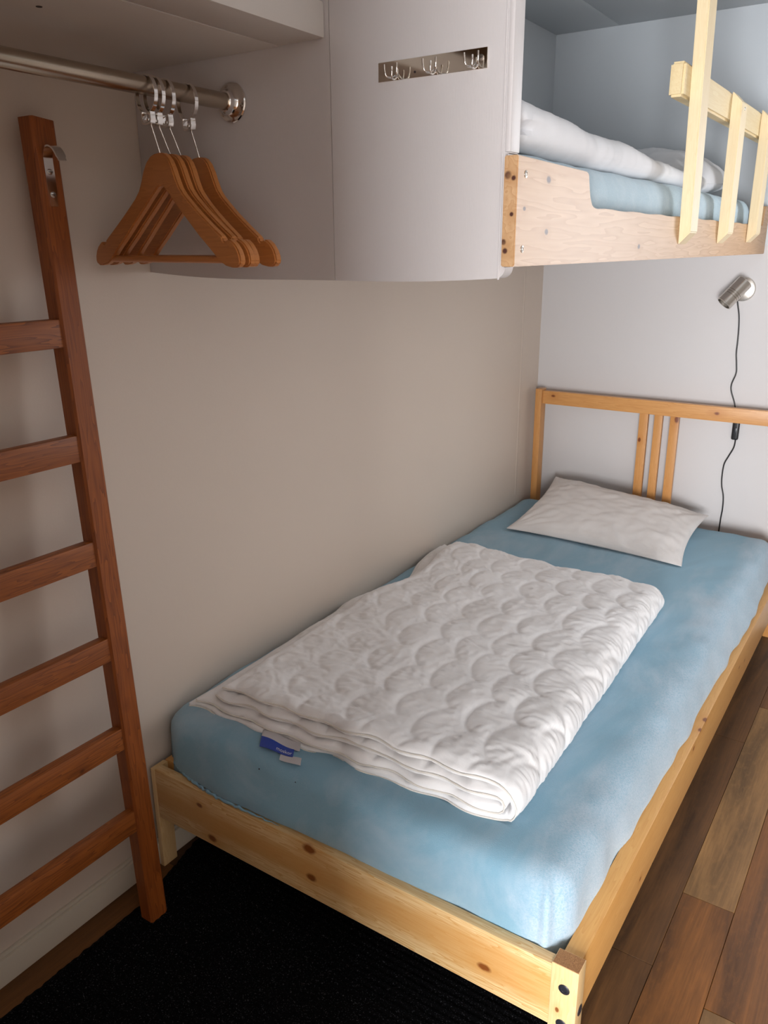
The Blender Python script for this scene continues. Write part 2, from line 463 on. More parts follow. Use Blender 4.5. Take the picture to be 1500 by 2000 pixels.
def make_hanger(label):
    t = thing('clothes_hanger', label, 'clothes hanger', (0, 0, 0), 'wooden hangers on the clothes rod')
    h = hanger_half()
    pts = h + [(-x, z) for x, z in reversed(h[1:-1])]
    body = prism('body', pts, 1, -.0058, .0058, wood_h, t, bevel=.0022)
    # contoured shoulders: bow in plan
    for v in body.data.vertices:
        v.co.y += .012*(1-abs(v.co.x)/.212)**2 - .006
    tube('trouser_bar', [(-.192, -.004, -.157), (.192, -.004, -.157)], .0055, wood_h, t, 12)
    hk = tube('stem', [(0, .005, -.002), (0, .0015, .021), (0, -.002, .044)], .0011, M['chrome'], t, 8)
    bl = lathe('lock_ball', [(.0005, 0), (.0026, .001), (.0032, .003), (.0026, .005), (.0005, .006)], (0, -.004, .041), (0, 0, 1), M['chrome'], t, 12)
    return t
def make_ring(t, lean):
    # closed security ring around the rod with its clip for the ball-top stem
    c = Vector((0, lean, 1.5675-1.4875))
    vs = []; fs = []; n = 40
    for i in range(n):
        a = 2*math.pi*i/n
        d = Vector((math.cos(a), 0, math.sin(a)))
        for rr, yy in ((.0262, -.0030), (.0274, -.0030), (.0274, .0030), (.0262, .0030)):
            vs.append(c+d*rr+Vector((0, yy, 0)))
    for i in range(n):
        for k in range(4):
            j = (i+1) % n
            fs.append((i*4+k, i*4+(k+1) % 4, j*4+(k+1) % 4, j*4+k))
    r = mk('ring', vs, fs, M['chrome'], t, True, 40)
    z0 = c.z-.0272
    clip = [(-.0125, z0+.003), (-.0135, z0-.008), (-.011, z0-.0135), (.0, z0-.0150), (.011, z0-.0135), (.0135, z0-.008), (.0125, z0+.003), (.0105, z0+.004), (.0112, z0-.007), (.009, z0-.0110), (0, z0-.0125), (-.009, z0-.0110), (-.0112, z0-.007), (-.0105, z0+.004)]
    prism('clip', clip, 1, lean-.0042, lean+.0042, M['chrome'], t)
    return r
HG = [(-.035, -.18, -.0456, 1.000, 'wooden hanger nearest the ladder, foremost of the four on the rod'),
      (-.014, -.18, -.0300, 1.000, 'second wooden hanger from the ladder, pressed against the foremost one'),
      (.008, -.23, -.0077, 1.0, 'third wooden hanger from the ladder, between the pressed pair and the rearmost'),
      (.048, -.24, .0375, 1.055, 'rearmost wooden hanger, closest to the chrome flange, standing apart')]
proto = None
for i, (yc, yaw, yr, s, lab) in enumerate(HG):
    t = make_hanger(lab)
    make_ring(t, 0)
    t.location = (RX, yc, 1.4875); t.rotation_euler = (0, 0, yaw)
    if s != 1: t.scale = (s, 1, 1)
    lean = yr-yc
    for ch in t.children:
        nm = ch.name.split('.')[0]
        if nm in ('ring', 'clip'):
            ch.location = (0, lean, 0)
        elif nm == 'lock_ball': ch.location = (0, lean+.004, .002)
        elif nm == 'stem':
            zmax = .044
            for v in ch.data.vertices:
                f = min(1, max(0, v.co.z/zmax)); v.co.y += (lean+.004)*f

# ------------------------------------------------------------------ ladder
lad_w = pine('reddish_ladder_wood', (.37, .100, .015, 1), (.17, .040, .006, 1), 2, ((.0, .239, .64, .006), (.0, .236, .511, .004)), .5, ring=50, contrast=.9, coat=.03)
lad_r = pine('reddish_rung_wood', (.38, .110, .018, 1), (.16, .040, .007, 1), 1, ((-.01, .123, .428, .006),), .5, ring=60, contrast=1, coat=.03)
la = thing('ladder', 'reddish-brown wooden bunk ladder leaning on the cream wall beside the bed foot', 'ladder', (.12, -.35, 0))
# lean: outer (+X) face passes x=.136 at z=0 to x=.072 at z=1.544
def lx(z): return .1355-.0635*z/1.544
def stile(y0, y1, nm='stile'):
    bm = bmesh.new()
    prof = [(0, 0), (1.544, 0)]
    vs = []
    d = .036; b = .004
    sec = [(-d, y0+b), (-d, y1-b), (-d+b, y1), (-b, y1), (0, y1-b), (0, y0+b), (-b, y0), (-d+b, y0)]
    r0 = [bm.verts.new((lx(0)+a, y, 0.0 if True else 0)) for a, y in sec]
    r1 = [bm.verts.new((lx(1.544)+a, y, 1.544+(a*-.0)-abs(y-(y0+.004))*.10)) for a, y in sec]
    bm.faces.new(r0); bm.faces.new(r1[::-1])
    for i in range(8): bm.faces.new((r0[i], r0[(i+1) % 8], r1[(i+1) % 8], r1[i]))
    return from_bm(nm, bm, lad_w, la, True, 25)
stile(-.131, -.087); stile(-.551, -.507)
for k, zc in enumerate([.255, .443, .633, .823, 1.017, 1.213, 1.405]):
    if k == 6: continue
    xx = lx(zc)-.004
    bm = bmesh.new(); add_box(bm, (-.021, -.513, -.0235), (0, -.125, .0235), .003)
    for v in bm.verts:
        v.co = Vector((v.co.x+xx-.0411*v.co.z, v.co.y, v.co.z+zc))
    from_bm('rung', bm, lad_r, la, True)
# metal hanging hooks on the stiles' outer faces
def ladder_hook(yc):
    def P(s, z): return (lx(z)+s, yc, z)
    path = [(.0012, 1.412), (.0012, 1.45), (.0012, 1.478), (.0025, 1.489), (.0085, 1.4985), (.017, 1.5005), (.026, 1.497), (.033, 1.489), (.038, 1.478)]
    sm = smooth_path([(lx(z)+s, 0, z) for s, z in path], 5)
    vs = []; fs = []; hw = .0085; th = .0013; m = len(sm)
    for i, p in enumerate(sm):
        t = (sm[min(i+1, m-1)]-sm[max(i-1, 0)]).normalized(); nn = Vector((t.z, 0, -t.x))
        hwi = hw*(1 if 2 < i < m-3 else .8)
        for sy, sn in ((-1, -1), (1, -1), (1, 1), (-1, 1)):
            vs.append((p.x+nn.x*th*sn, yc+hwi*sy, p.z+nn.z*th*sn))
    for i in range(m-1):
        for k in range(4):
            fs.append((i*4+k, i*4+(k+1) % 4, i*4+4+(k+1) % 4, i*4+4+k))
    fs.append((0, 1, 2, 3)); fs.append(tuple(range(4*m-4, 4*m)))
    hk = mk('hook', vs, fs, M['chrome'], la, True, 40)
    for z in (1.4635, 1.4295):
        lathe('screw', [(.0048, 0), (.0046, .0010), (.003, .0017)], (lx(z)+.0024, yc, z), (1, 0, .041), M['steel'], hk, 14)
        box('slot', (lx(z)+.0038, yc-.0040, z-.0005), (lx(z)+.0043, yc+.0040, z+.0005), M['screwhole'], hk, 0)
ladder_hook(-.112); ladder_hook(-.530)

# ------------------------------------------------------------------ hook rail
hr = thing('hook_rail', 'polished metal strip with three double coat hooks on the white panel', 'coat hooks', (.63, .139, 1.59))
box('backplate', (.5405, .1372, 1.5790), (.7200, .1390, 1.6050), M['hinge'], hr, .0003, 1)
def dhook(x):
    y = .1372
    for s in (-1, 1):
        p = [(x+s*.0015, y, 1.5865), (x+s*.004, y-.008, 1.5815), (x+s*.0085, y-.015, 1.5825), (x+s*.0105, y-.0175, 1.5900), (x+s*.0108, y-.018, 1.5980)]
        tube('hook', smooth_path(p, 5), .0013, M['chrome'], hr, 8)
    tube('hook', smooth_path([(x, y, 1.5830), (x, y-.008, 1.5790), (x, y-.014, 1.5805), (x+.001, y-.016, 1.588), (x+.001, y-.016, 1.5945)], 5), .0013, M['chrome'], hr, 8)
for x in (.5735, .6385, .7045): dhook(x)
sc = lathe('screw', [(.0046, 0), (.0044, .0012), (.002, .0020)], (.7105, .1372, 1.5925), (0, -1, 0), M['steel'], hr, 16)
box('slot', (.7075, .1350, 1.5921), (.7135, .1353, 1.5929), M['screwhole'], sc, 0)
lathe('screw_hole', [(.0001, 0), (.0018, .0001), (.0018, .0003)], (.6040, .1371, 1.5865), (0, -1, 0), M['screwhole'], hr, 8)

# ------------------------------------------------------------------ rug
rug = thing('rug', 'black ribbed carpet mat on the floor under the bed foot', 'rug', (.5, -.5, 0))
def rug_mesh():
    x0, x1, y0, y1 = .070, .955, -.885, .72
    nx, ny = 90, 560; vs = []; fs = []
    for j in range(ny+1):
        for i in range(nx+1):
            x = x0+(x1-x0)*i/nx; y = y0+(y1-y0)*j/ny
            z = .0055+.0009*math.cos(2*math.pi*y/.0150)+.0008*noise.noise(Vector((x*90, y*90, 0)))
            if i in (0, nx): x += .004*noise.noise(Vector((0, y*70, i)))
            # the mat drifts towards the wall further in
            x -= .048*max(0, min(1, (y+.10)/.20))*(1-i/nx)
            if i in (0, nx) or j in (0, ny): z = .0005
            vs.append((x, y, z))
    for j in range(ny):
        for i in range(nx):
            a = j*(nx+1)+i; fs.append((a, a+1, a+nx+2, a+nx+1))
    return vs, fs
vs, fs = rug_mesh()
mk('pile', vs, fs, M['rug'], rug, True)
tube('edge_binding', [(.070, -.886, .003), (.955, -.886, .003)], .003, M['rug'], rug, 6)

# ------------------------------------------------------------------ bed frame
pb, pdk = (.82, .61, .32, 1), (.60, .30, .085, 1)
BX0, BX1 = .0137, .997
bf = thing('bed_frame', 'pale pine single bed frame with slatted headboard, low foot rail and corner posts', 'bed', (.505, 1.0, 0))
o = (.505, 1.0, 0)
def K(*l): return tuple((x-o[0], y-o[1], z-o[2], r) for x, y, z, r in l)
m_foot = pine('pine_foot_rail', pb, pdk, 0, K((.1606, 0, .2252, .0065), (.1919, 0, .155, .010), (.4584, 0, .252, .0125), (.4614, 0, .186, .0100), (.8338, 0, .1845, .0095)), .4, ring=70, contrast=.95, heart=(2, .198, .032, .75))
m_side = pine('pine_side_rail', (.70, .385, .125, 1), (.54, .235, .055, 1), 1, K((.99, .3668, .168, .0045), (.99, .7484, .247, .006), (.988, .861, .262, .0075), (.988, .81, .262, .006), (.99, 1.3634, .1939, .005), (.99, 1.28, .21, .005)), .4, ring=70, contrast=.5)
m_post = pine('pine_post', (.78, .56, .29, 1), (.66, .40, .16, 1), 2, K((.966, 0, .176, .004)), .4, ring=90, contrast=.6)
m_head = pine('pine_headboard', (.70, .36, .125, 1), (.52, .21, .05, 1), 0, K((.0996, 2.0, .795, .007), (.707, 2.0, .789, .008)), .4, ring=70, contrast=.6)
m_hv = pine('pine_headboard_slat', (.66, .33, .11, 1), (.50, .20, .045, 1), 2, K((.572, 2.0, .752, .010), (.4455, 2.0, .6624, .006)), .4, ring=80, contrast=.5)
box('foot_rail', (.0265, .0015, .137), (.952, .0235, .2615), m_foot, bf, .0018)
box('side_rail', (.9585, .0335, .137), (.9900, 1.986, .2620), m_side, bf, .0018)
box('side_rail', (BX0+.004, .0405, .137), (BX0+.030, 1.986, .2620), m_side, bf, .0018)
box('head_rail', (.060, 2.0, .137), (.950, 2.022, .2615), m_head, bf, .0018)
pst = box('post', (.952, 0, 0), (.997, .033, .2675), m_post, bf, .0015)
m_eg = pine('post_end_grain', (.46, .22, .075, 1), (.22, .085, .025, 1), 2, (), .6, ring=110, contrast=1, coat=0)
box('end_grain', (.9532, .0012, .2673), (.9958, .0318, .2679), m_eg, pst, .0002, 1)
def cap(x, y, z, ax, par):
    c = lathe('bolt_cap', [(.0094, 0), (.0094, .0006), (.0080, .0014), (.0045, .0016), (.0040, .0009), (.0001, .0009)], (x, y, z), ax, M['cap'], par, 24)
cap(.9752, -.0001, .2240, (0, -1, 0), pst); cap(.9750, -.0001, .1510, (0, -1, 0), pst); cap(.9971, .0185, .1775, (1, 0, 0), pst)
box('post', (.0135, .001, 0), (.0262, .040, .2600), m_post, bf, .0015)
box('post', (.030, 1.986, 0), (.0555, 2.031, .8190), m_hv, bf, .0015)
box('post', (.957, 1.986, 0), (.9825, 2.031, .8190), m_hv, bf, .0015)
box('headboard_rail', (.0558, 1.997, .7615), (.9568, 2.021, .8125), m_head, bf, .0018)
box('headboard_rail', (.0558, 2.000, .300), (.9568, 2.020, .345), m_head, bf, .0018)
for a, b in ((.438, .4695), (.4925, .5215), (.549, .5800)):
    box('headboard_slat', (a, 2.001, .345), (b, 2.018, .7615), m_hv, bf, .0012)
for k in range(14):
    y = .10+k*.138
    box('bed_slat', (BX0+.031, y, .158), (.958, y+.062, .172), m_post, bf, .001)

# ------------------------------------------------------------------ mattresses
def interp(x, xs, ys): return float(np.interp(x, xs, ys))
def mattress(name, lo, hi, ztop, zbot, mat, root, radii=(.05, .05, .05, .05), edge=.045, n_out=520, wob=.0022, fn=None, sag=0.0):
    """closed body: rounded-rectangle outline, soft upper edge. radii: FL, FR, BR, BL"""
    x0, y0 = lo; x1, y1 = hi
    cs = [((x0, y0), radii[0], math.pi), ((x1, y0), radii[1], 1.5*math.pi), ((x1, y1), radii[2], 0), ((x0, y1), radii[3], .5*math.pi)]
    cen = [(x0+radii[0], y0+radii[0]), (x1-radii[1], y0+radii[1]), (x1-radii[2], y1-radii[2]), (x0+radii[3], y1-radii[3])]
    segs = []
    for i in range(4):
        (cx, cy), r, a0 = cen[i], radii[i], cs[i][2]
        arc = [(cx+r*math.cos(a0+t), cy+r*math.sin(a0+t), math.cos(a0+t), math.sin(a0+t)) for t in np.linspace(0, math.pi/2, 31)]
        segs.append(arc)
    P = []
    for i in range(4):
        P += segs[i]
        a = segs[i][-1]; b = segs[(i+1) % 4][0]
        L = math.hypot(b[0]-a[0], b[1]-a[1]); k = max(2, int(L/.012))
        for j in range(1, k):
            t = j/k; P.append((a[0]+(b[0]-a[0])*t, a[1]+(b[1]-a[1])*t, a[2]*(1-t)+b[2]*t, a[3]*(1-t)+b[3]*t))
    n = len(P); H = ztop-zbot
    prof = [(.05, 0.0), (.036, -.0025), (.022, -.008), (.011, -.017), (.004, -.030), (0, -.046)]
    prof = [(a*edge/.045, b*edge/.045) for a, b in prof]
    low = [(-.001, .42), (-.001, .55), (.0, .66), (.002, .76), (.006, .85), (.014, .93), (.03, .985), (.07, 1.0)]
    rows = [(a, ztop+b) for a, b in prof]+[(a, ztop-H*t) for a, t in low if H*t > .05*edge/.045]
    vs = []; fs = []
    cx, cy = (x0+x1)/2, (y0+y1)/2
    inner = []
    base = [(x-nx*prof[0][0], y-ny*prof[0][0]) for x, y, nx, ny in P]
    for s in (.02, .1, .2, .3, .4, .5, .6, .7, .78, .85, .9, .94, .97):
        ring = []
        for bx, by in base: ring.append((cx+(bx-cx)*s, cy+(by-cy)*s, ztop, 0, 0))
        inner.append(ring)
    ringlist = inner+[[(x-nx*a, y-ny*a, z, nx, ny) for x, y, nx, ny in P] for a, z in rows]
    for R in ringlist:
        for (x, y, z, nx, ny) in R:
            f = noise.noise(Vector((x*5, y*5, z*5)))*wob*1.5+noise.noise(Vector((x*19+3, y*13, z*34)))*wob
            dz = 0
            dist = min(x-x0, x1-x, y-y0, y1-y)
            if sag: dz -= sag*math.exp(-max(0, dist)/.12)
            nn = 1 if (nx or ny) else 0
            p = Vector((x+nx*f*1.2, y+ny*f*1.2, z+dz+(f if z > ztop-.03 else 0)))
            if fn: p = fn(p, nx, ny, z)
            vs.append(p)
    m = len(ringlist)
    for j in range(m-1):
        for i in range(n):
            fs.append((j*n+i, j*n+(i+1) % n, (j+1)*n+(i+1) % n, (j+1)*n+i))
    fs.append(tuple(range(n))); fs.append(tuple(range((m-1)*n, m*n))[::-1])
    return mk(name, vs, fs, mat, root, True)

mt = thing('mattress', 'lower mattress in a fitted light blue sheet on the pine bed', 'mattress', (.48, 1.0, .172))
SY = [.04, .1377, .2976, .3485, .4138, .5766, .7594, .8312, .913, 1.02, 1.0749, 1.263, 1.40, 1.5233, 1.98]
SX = [.9586, .9584, .9590, .9680, .9735, .9739, .9753, .9765, .9695, .972, .9804, .9787, .985, .988, .960]
FX = [.02, .0993, .2106, .3248, .4475, .5657, .6733, .7732, .8696, .9249]
FY = [.0361, .021, .0046, .0036, .0105, .0163, .021, .0275, .0275, .0275]
def low_fn(p, nx, ny, z):
    if nx > .7 and z < .345:
        t = max(0, 1-abs(z-.285)/.05)
        tgt = interp(p.y, SY, SX)
        if z < .262: p.x = min(p.x, .957)
        else:
            p.x += (tgt-.9585)*t; p.z += .004*math.sin(p.y*31)*t
            # drawn folds
            p.x += .0025*math.sin(p.y*47+z*60)*t
    if ny < -.7 and z < .345:
        t = max(0, 1-abs(z-.279)/.05)
        tgt = interp(p.x, FX, FY)
        if z < .262: p.y = max(p.y, .025)
        else: p.y += (tgt-.0275)*t
    if ny < -.5:  # diagonal drawn wrinkles on the foot side
        p.y -= (.010*max(0, noise.noise(Vector((p.x*4+z*14, z*30-p.x*6, 2)))-.05)*(1-p.x*.6))*(1 if z > .262 else 0)*min(1, max(0, (.375-z)/.04))
    if ny < -.2 and nx > .02 and p.x > .85 and z < .381:   # corner seam ridge
        k = math.exp(-((nx-.42)/.14)**2)*.0085*min(1, (.382-z)/.03)
        p.x += nx*k; p.y += ny*k
    return p
mattress('fitted_sheet', (.004, .0275), (.9585, 1.984), .383, .176, M['sheet'], mt, (.085, .056, .056, .056), .045, wob=.0026, fn=low_fn)
# elastic hem showing at the foot left corner and the corner seam
hp = [(.050, .0395, .2660), (.075, .0300, .2655), (.11, .019, .2650), (.16, .010, .2645), (.22, .0045, .2650), (.30, .0045, .2655), (.38, .0075, .2650)]
hp2 = smooth_path(hp, 10)
for i, q in enumerate(hp2): q.z += .0016*math.sin(i*1.9)+.001; q.y += .0012*math.sin(i*2.7)
tube('elastic_hem', hp2, lambda t: (.0032+.0008*math.sin(t*90))*min(1, (1-t)*4+.05), M['sheet'], mt, 8)
for i, (x, y, z) in enumerate(((.3115, .0335, .3548), (.4040, .0340, .3606))):
    cb = lathe('crumb', [(.0002, 0), (.0022, .0004), (.0018, .0016), (.0003, .002)] if i == 0 else [(.0002, 0), (.0012, .0003), (.001, .0009), (.0002, .001)], (x, y, z), (0, -1, .7), M['screwhole'], None, 7)
    tag(cb, ['larger of two dark crumbs on the blue sheet below the care label', 'smaller of two dark crumbs on the blue sheet, right of the larger one'][i], 'crumb', 'crumbs on the blue sheet')

um = thing('mattress', 'upper bunk mattress in a light blue terry sheet behind the side board', 'mattress', (.40, 1.05, 1.345))
mattress('fitted_sheet', (.02, .172), (.752, 1.915), 1.481, 1.346, M['terry'], um, (.04, .04, .05, .05), .034, wob=.002)

# ------------------------------------------------------------------ folded duvets
def seg_dist(q, s, t):
    """shell-shaped quilting: distance to the nearest stitch line (arcs bulging towards +s), angle in the cell, cell id"""
    ca, cb, R = q
    k0 = int(math.floor(s/ca))
    dmin = 1e9
    for k in range(k0-2, k0+3):
        cx = k*ca; best = 1e9; bo = None
        o = .5*cb if k % 2 else 0
        r0 = round((t-o)/cb)
        for r in (r0-1, r0, r0+1):
            cy = r*cb+o
            d = math.hypot(s-cx, t-cy)-R
            if d < best: best = d; bo = (math.atan2(t-cy, s-cx), k*7+r*13)
        if best > 0: dmin = min(dmin, best)
        else: return min(dmin, -best), bo[0], bo[1]
    return dmin, 0.0, 0
def folded(name, quad, zb, zt, thick, mat, root, layers, nv=150, ds=.0068, quilt=(.082, .140, .0860), wrinkle=1.0, pinch=.013, seed=0, edge_amp=.006, roundness=1.0, emin=.3, etap=.022, vfac=1.0, warp=None):
    """quad: NL NR FR FL (x,y); zb(u,v) base height; zt(u,v) pile height; layers: list of (lo_level, hi_level, left_u_lo, left_u_hi, shift)"""
    A, B, Cc, D = [Vector((*q, 0)) for q in quad]
    Wd = (B-A).length; Ld = (D-A).length
    edges = []
    allv = []; allf = []
    NL = 2*len(layers)
    for li, (lo, hi, ulo, uhi, vlo, vhi) in enumerate(layers):
        g = (hi-lo)/2.0                      # in layer units
        # path in (u metres, level)
        tl = thick
        R = g*tl*1.05*roundness
        ut = Wd-R-.5*tl*(1 if True else 0)*0.3 - (NL/2-.5-g)*tl*.9
        path = []; s = 0
        n1 = max(4, int((ut-ulo*Wd)/ds)); 
        for i in range(n1): path.append((ulo*Wd+(ut-ulo*Wd)*i/n1, lo, (0, -1), lo))
        na = max(6, int(math.pi*R/ds*1.2))
        for i in range(na+1):
            a = -math.pi/2+math.pi*i/na
            path.append((ut+R*math.cos(a), (lo+hi)/2+g*math.sin(a), (math.cos(a), math.sin(a)), None))
        n2 = max(4, int((ut-uhi*Wd)/ds))
        for i in range(1, n2+1): path.append((ut-(ut-uhi*Wd)*i/n2, hi, (0, 1), hi))
        m = len(path); arc = [0]
        for i in range(1, m):
            dz = (path[i][1]-path[i-1][1])*tl; arc.append(arc[-1]+math.hypot(path[i][0]-path[i-1][0], dz))
        tot = arc[-1]
        base = len(allv)
        grid = [[None]*(nv+1) for _ in range(m)]
        for side in (1, -1):
            for i in range(m):
                um_, lev, nr, _ = path[i]
                fr = i/(m-1)
                v0 = vlo+(vhi-vlo)*fr
                wob = edge_amp*(noise.noise(Vector((arc[i]*9, li*5+seed, 0)))*1.2+.6*math.sin(arc[i]*2*math.pi/.12))
                for j in range(nv+1):
                    tv = j/nv
                    y_m = v0+wob+(Ld-v0-wob*2)*tv+ (edge_amp*.9*math.sin(arc[i]*2*math.pi/.12+1)*tv)
                    u = um_/Wd; v = y_m/Ld
                    base_xy = A*(1-u)*(1-v)+B*u*(1-v)+Cc*u*v+D*(1-u)*v
                    z0 = zb(u, v); z1 = zt(u, v)
                    lt = (z1-z0)/NL
                    zc = z0+(lev+.5)*lt
                    # puff
                    d, ang, cid = seg_dist(quilt, arc[i]+.034*noise.noise(Vector((arc[i]*3, y_m*3, 9+seed))), y_m+.030*noise.noise(Vector((arc[i]*4, y_m*4, 4+seed))))
                    q = 1-math.exp(-(d/pinch)**1.25)
                    gath = (.42-abs(noise.noise(Vector((ang*6.5, cid*1.7+li, d*30)))*1.6))*math.exp(-d/.024)*(1-math.exp(-d/.004))
                    ed = min(y_m-v0-wob, max(0, Ld*1.0-y_m))
                    ed = max(0, min(tv*(Ld-v0), (1-tv)*(Ld-v0)))
                    es = min(arc[i], tot-arc[i])
                    e = min(1, math.sqrt(max(0, min(ed, es))/etap)); e = emin+(1-emin)*e
                    wq = noise.noise(Vector((arc[i]*8, y_m*8, 1)))
                    wr = wrinkle*.0050*(.25-abs(noise.noise(Vector((arc[i]*17+1.6*wq, y_m*58+2.5*wq, li*3+side+seed)))))*(.5+.9*min(1, max(0, um_/Wd)))
                    wr += wrinkle*.0040*(.2-abs(noise.noise(Vector((arc[i]*24+y_m*20, y_m*22-arc[i]*16, li*9+seed)))))*2*(1-min(1, max(0, um_/Wd))*.6)
                    wr += wrinkle*.0034*(noise.noise(Vector((arc[i]*11, y_m*12, li*9+seed))))
                    wr = wr*.7+gath*.0060*wrinkle-.0022*vfac*math.exp(-(d/.0042)**2)
                    h = (lt*.5*(.52+.62*q*(.75+.5*noise.noise(Vector((arc[i]*6, y_m*6, 7+seed)))))+wr*(.25+.75*q))*e+.0016*(1-e)
                    h = max(.0012, h)
                    n3x, n3z = nr
                    # world direction of +u at this point
                    du = (B-A).normalized() if Wd else Vector((1, 0, 0))
                    droop = -.35*lt*(1-e)*(1 if lev > .4 else .2)
                    p = base_xy+du*(n3x*h*side)+Vector((0, 0, zc+n3z*h*side+droop))
                    if warp: p = warp(p)
                    allv.append(p)
                    if side == 1 and (j == 0): edges.append((li, 'front', i, len(allv)-1))
        sz = m*(nv+1)
        for i in range(m-1):
            for j in range(nv):
                a = base+i*(nv+1)+j; b = a+nv+1
                allf.append((a, a+1, b+1, b))
                a2 = a+sz; b2 = b+sz
                allf.append((a2, b2, b2+1, a2+1))
        for i in range(m-1):
            for j in (0, nv):
                a = base+i*(nv+1)+j; b = a+nv+1
                allf.append((a, b, b+sz, a+sz))
        for j in range(nv):
            for i in (0, m-1):
                a = base+i*(nv+1)+j
                allf.append((a, a+1, a+1+sz, a+sz))
        edges.append((li, 'end', base, sz, m, nv))
    ob = mk(name, allv, allf, mat, root, True, 75)
    return ob, allv, edges

dv = thing('duvet', 'white quilted duvet folded in layers on the lower bed', 'duvet', (.45, .6, .38))
qd = [(.066, .092), (.828, .098), (.795, 1.150), (.036, 1.262)]
def zb_l(u, v): return .379
def zt_l(u, v):
    base = .435+.040*u
    base += .008*noise.noise(Vector((u*3, v*3, 5)))
    base -= .014*max(0, (v-.80)/.2)
    return base
def warp_l(p):
    t = max(0, 1-(p.x-.03)/.34)
    p.x += t*(.050*math.exp(-((p.y-.95)/.13)**2)-.012*math.exp(-((p.y-.72)/.05)**2)+.010*noise.noise(Vector((p.y*7, 2, 2))))
    if p.z > .40: p.z += .006*noise.noise(Vector((p.x*9, p.y*9, 4)))*min(1, (p.z-.40)/.03)
    return p
ob, dvv, ed = folded('cover', qd, zb_l, zt_l, .0225, M['duvet'], dv,
                     [(0, 3, -.02, .072, .004, .046), (1, 2, .0, .060, .012, .028)], nv=250, ds=.0046, edge_amp=.008, warp=warp_l)
# piping along the open front and left edges
for li in (0, 1):
    fr = [dvv[e[3]] for e in ed if e[0] == li and e[1] == 'front']
    pts = [p+Vector((0, -.0012, -.0008)) for p in fr[::2]]
    tube('piping', pts, .0017, M['piping'], dv, 6)
for e in ed:
    if e[1] != 'end': continue
    li, _, base, sz, m, nv = e
    for i in (0, m-1):
        pts = [(dvv[base+i*(nv+1)+j]+dvv[base+sz+i*(nv+1)+j])/2 for j in range(0, nv+1, 2)]
        tube('piping', pts, .0017, M['piping'], dv, 6)

# care label sewn to the duvet: white over blue, with small lettering
def label_tag():
    lw = plain('white_label_satin', (.62, .60, .62, 1), .5); lb = plain('blue_label_print', (.010, .055, .42, 1), .45); lt = plain('white_print', (.75, .78, .85, 1), .5)
    # local frame: a along the label, b towards the viewer
    A = Vector((.262, .104, .3905)); a = Vector((.100, .000, .0)); b = Vector((.030, -.046, -.002))
    nA, nB = 24, 6; vs = []; 
    def P(s, t, off=0.0): 
        z = .002*math.sin(s*7)+.0015*math.sin(t*4+s*3)
        return A+a*s+b*t*(1.0-.15*s)+Vector((0, 0, z+off+.001))
    def patch(name, s0, s1, t0, t1, off, mat, par):
        vs = []; fs = []
        for i in range(nA+1):
            for j in range(nB+1):
                s = s0+(s1-s0)*i/nA; t = t0+(t1-t0)*j/nB
                vs.append(P(s, t, off))
        k = len(vs)
        for i in range(nA+1):
            for j in range(nB+1):
                s = s0+(s1-s0)*i/nA; t = t0+(t1-t0)*j/nB
                vs.append(P(s, t, off-.0004))
        for i in range(nA):
            for j in range(nB):
                q = i*(nB+1)+j; fs.append((q, q+1, q+nB+2, q+nB+1)); fs.append((q+k, q+nB+1+k, q+nB+2+k, q+1+k))
        return mk(name, vs, fs, mat, par, True)
    L = patch('care_label', 0, 1, 0, .50, 0, lw, dv)
    patch('blue_band', 0, .86, .48, 1.05, .0004, lb, L)
    patch('label_tail', .55, 1.08, .98, 1.45, -.0002, lw, L)
    # lettering
    cu = bpy.data.curves.new('lettering', 'FONT'); cu.body = 'moskor'; cu.size = .0135; cu.extrude = .00015
    tmp = bpy.data.objects.new('tmp', cu); C.objects.link(tmp)
    dg = bpy.context.evaluated_depsgraph_get(); me = bpy.data.meshes.new_from_object(tmp.evaluated_get(dg))
    bpy.data.objects.remove(tmp)
    off = root_off(L)
    for v in me.vertices:
        s = .42+v.co.x/.106; t = .92-v.co.y/.043
        v.co = P(s, t, .0010+v.co.z)-off
    me.name = 'lettering'; me.materials.clear(); me.materials.append(lt)
    link('lettering', me, L)
label_tag()

# upper bunk duvet: smooth, rolled edge towards the room
ud = thing('duvet', 'smooth white duvet folded over on the upper bunk mattress', 'duvet', (.45, .7, 1.48))
M['udv'] = cloth('white_duvet_cotton', (.80, .80, .82, 1), (.74, .74, .76, 1), 600, .1, 5, .1)
qu = [(.10, .215), (.742, .195), (.728, 1.40), (.12, 1.42)]
def zt_u(u, v):
    return 1.482+.078-.036*max(0, min(1, v*1.15))**.8+.006*noise.noise(Vector((u*4, v*6, 2)))-.012*(1-u)
def warp_u(p):
    near = math.exp(-((p.y-.20)/.07)**2)
    side_ = min(1, max(0, (p.x-.60)/.1))
    p.x -= .026*math.exp(-((p.z-1.512)/.0065)**2)*near*side_
    p.x += .0035*side_*noise.noise(Vector((p.y*42, p.z*14, 1)))*min(1, max(0, (p.y-.3)/.2))
    p.z += .007*noise.noise(Vector((p.y*6, p.x*3, 8)))*min(1, max(0, (p.z-1.49)/.03))
    return p
folded('cover', qu, lambda u, v: 1.479, zt_u, .019, M['udv'], ud,
       [(0, 3, 0, 0, .02, .0), (1, 2, .0, .0, .035, .03)], nv=120, ds=.010, quilt=(.5, .9, .6), wrinkle=.45, pinch=.03, seed=3, edge_amp=.012, emin=.55, etap=.03, vfac=0, warp=warp_u)

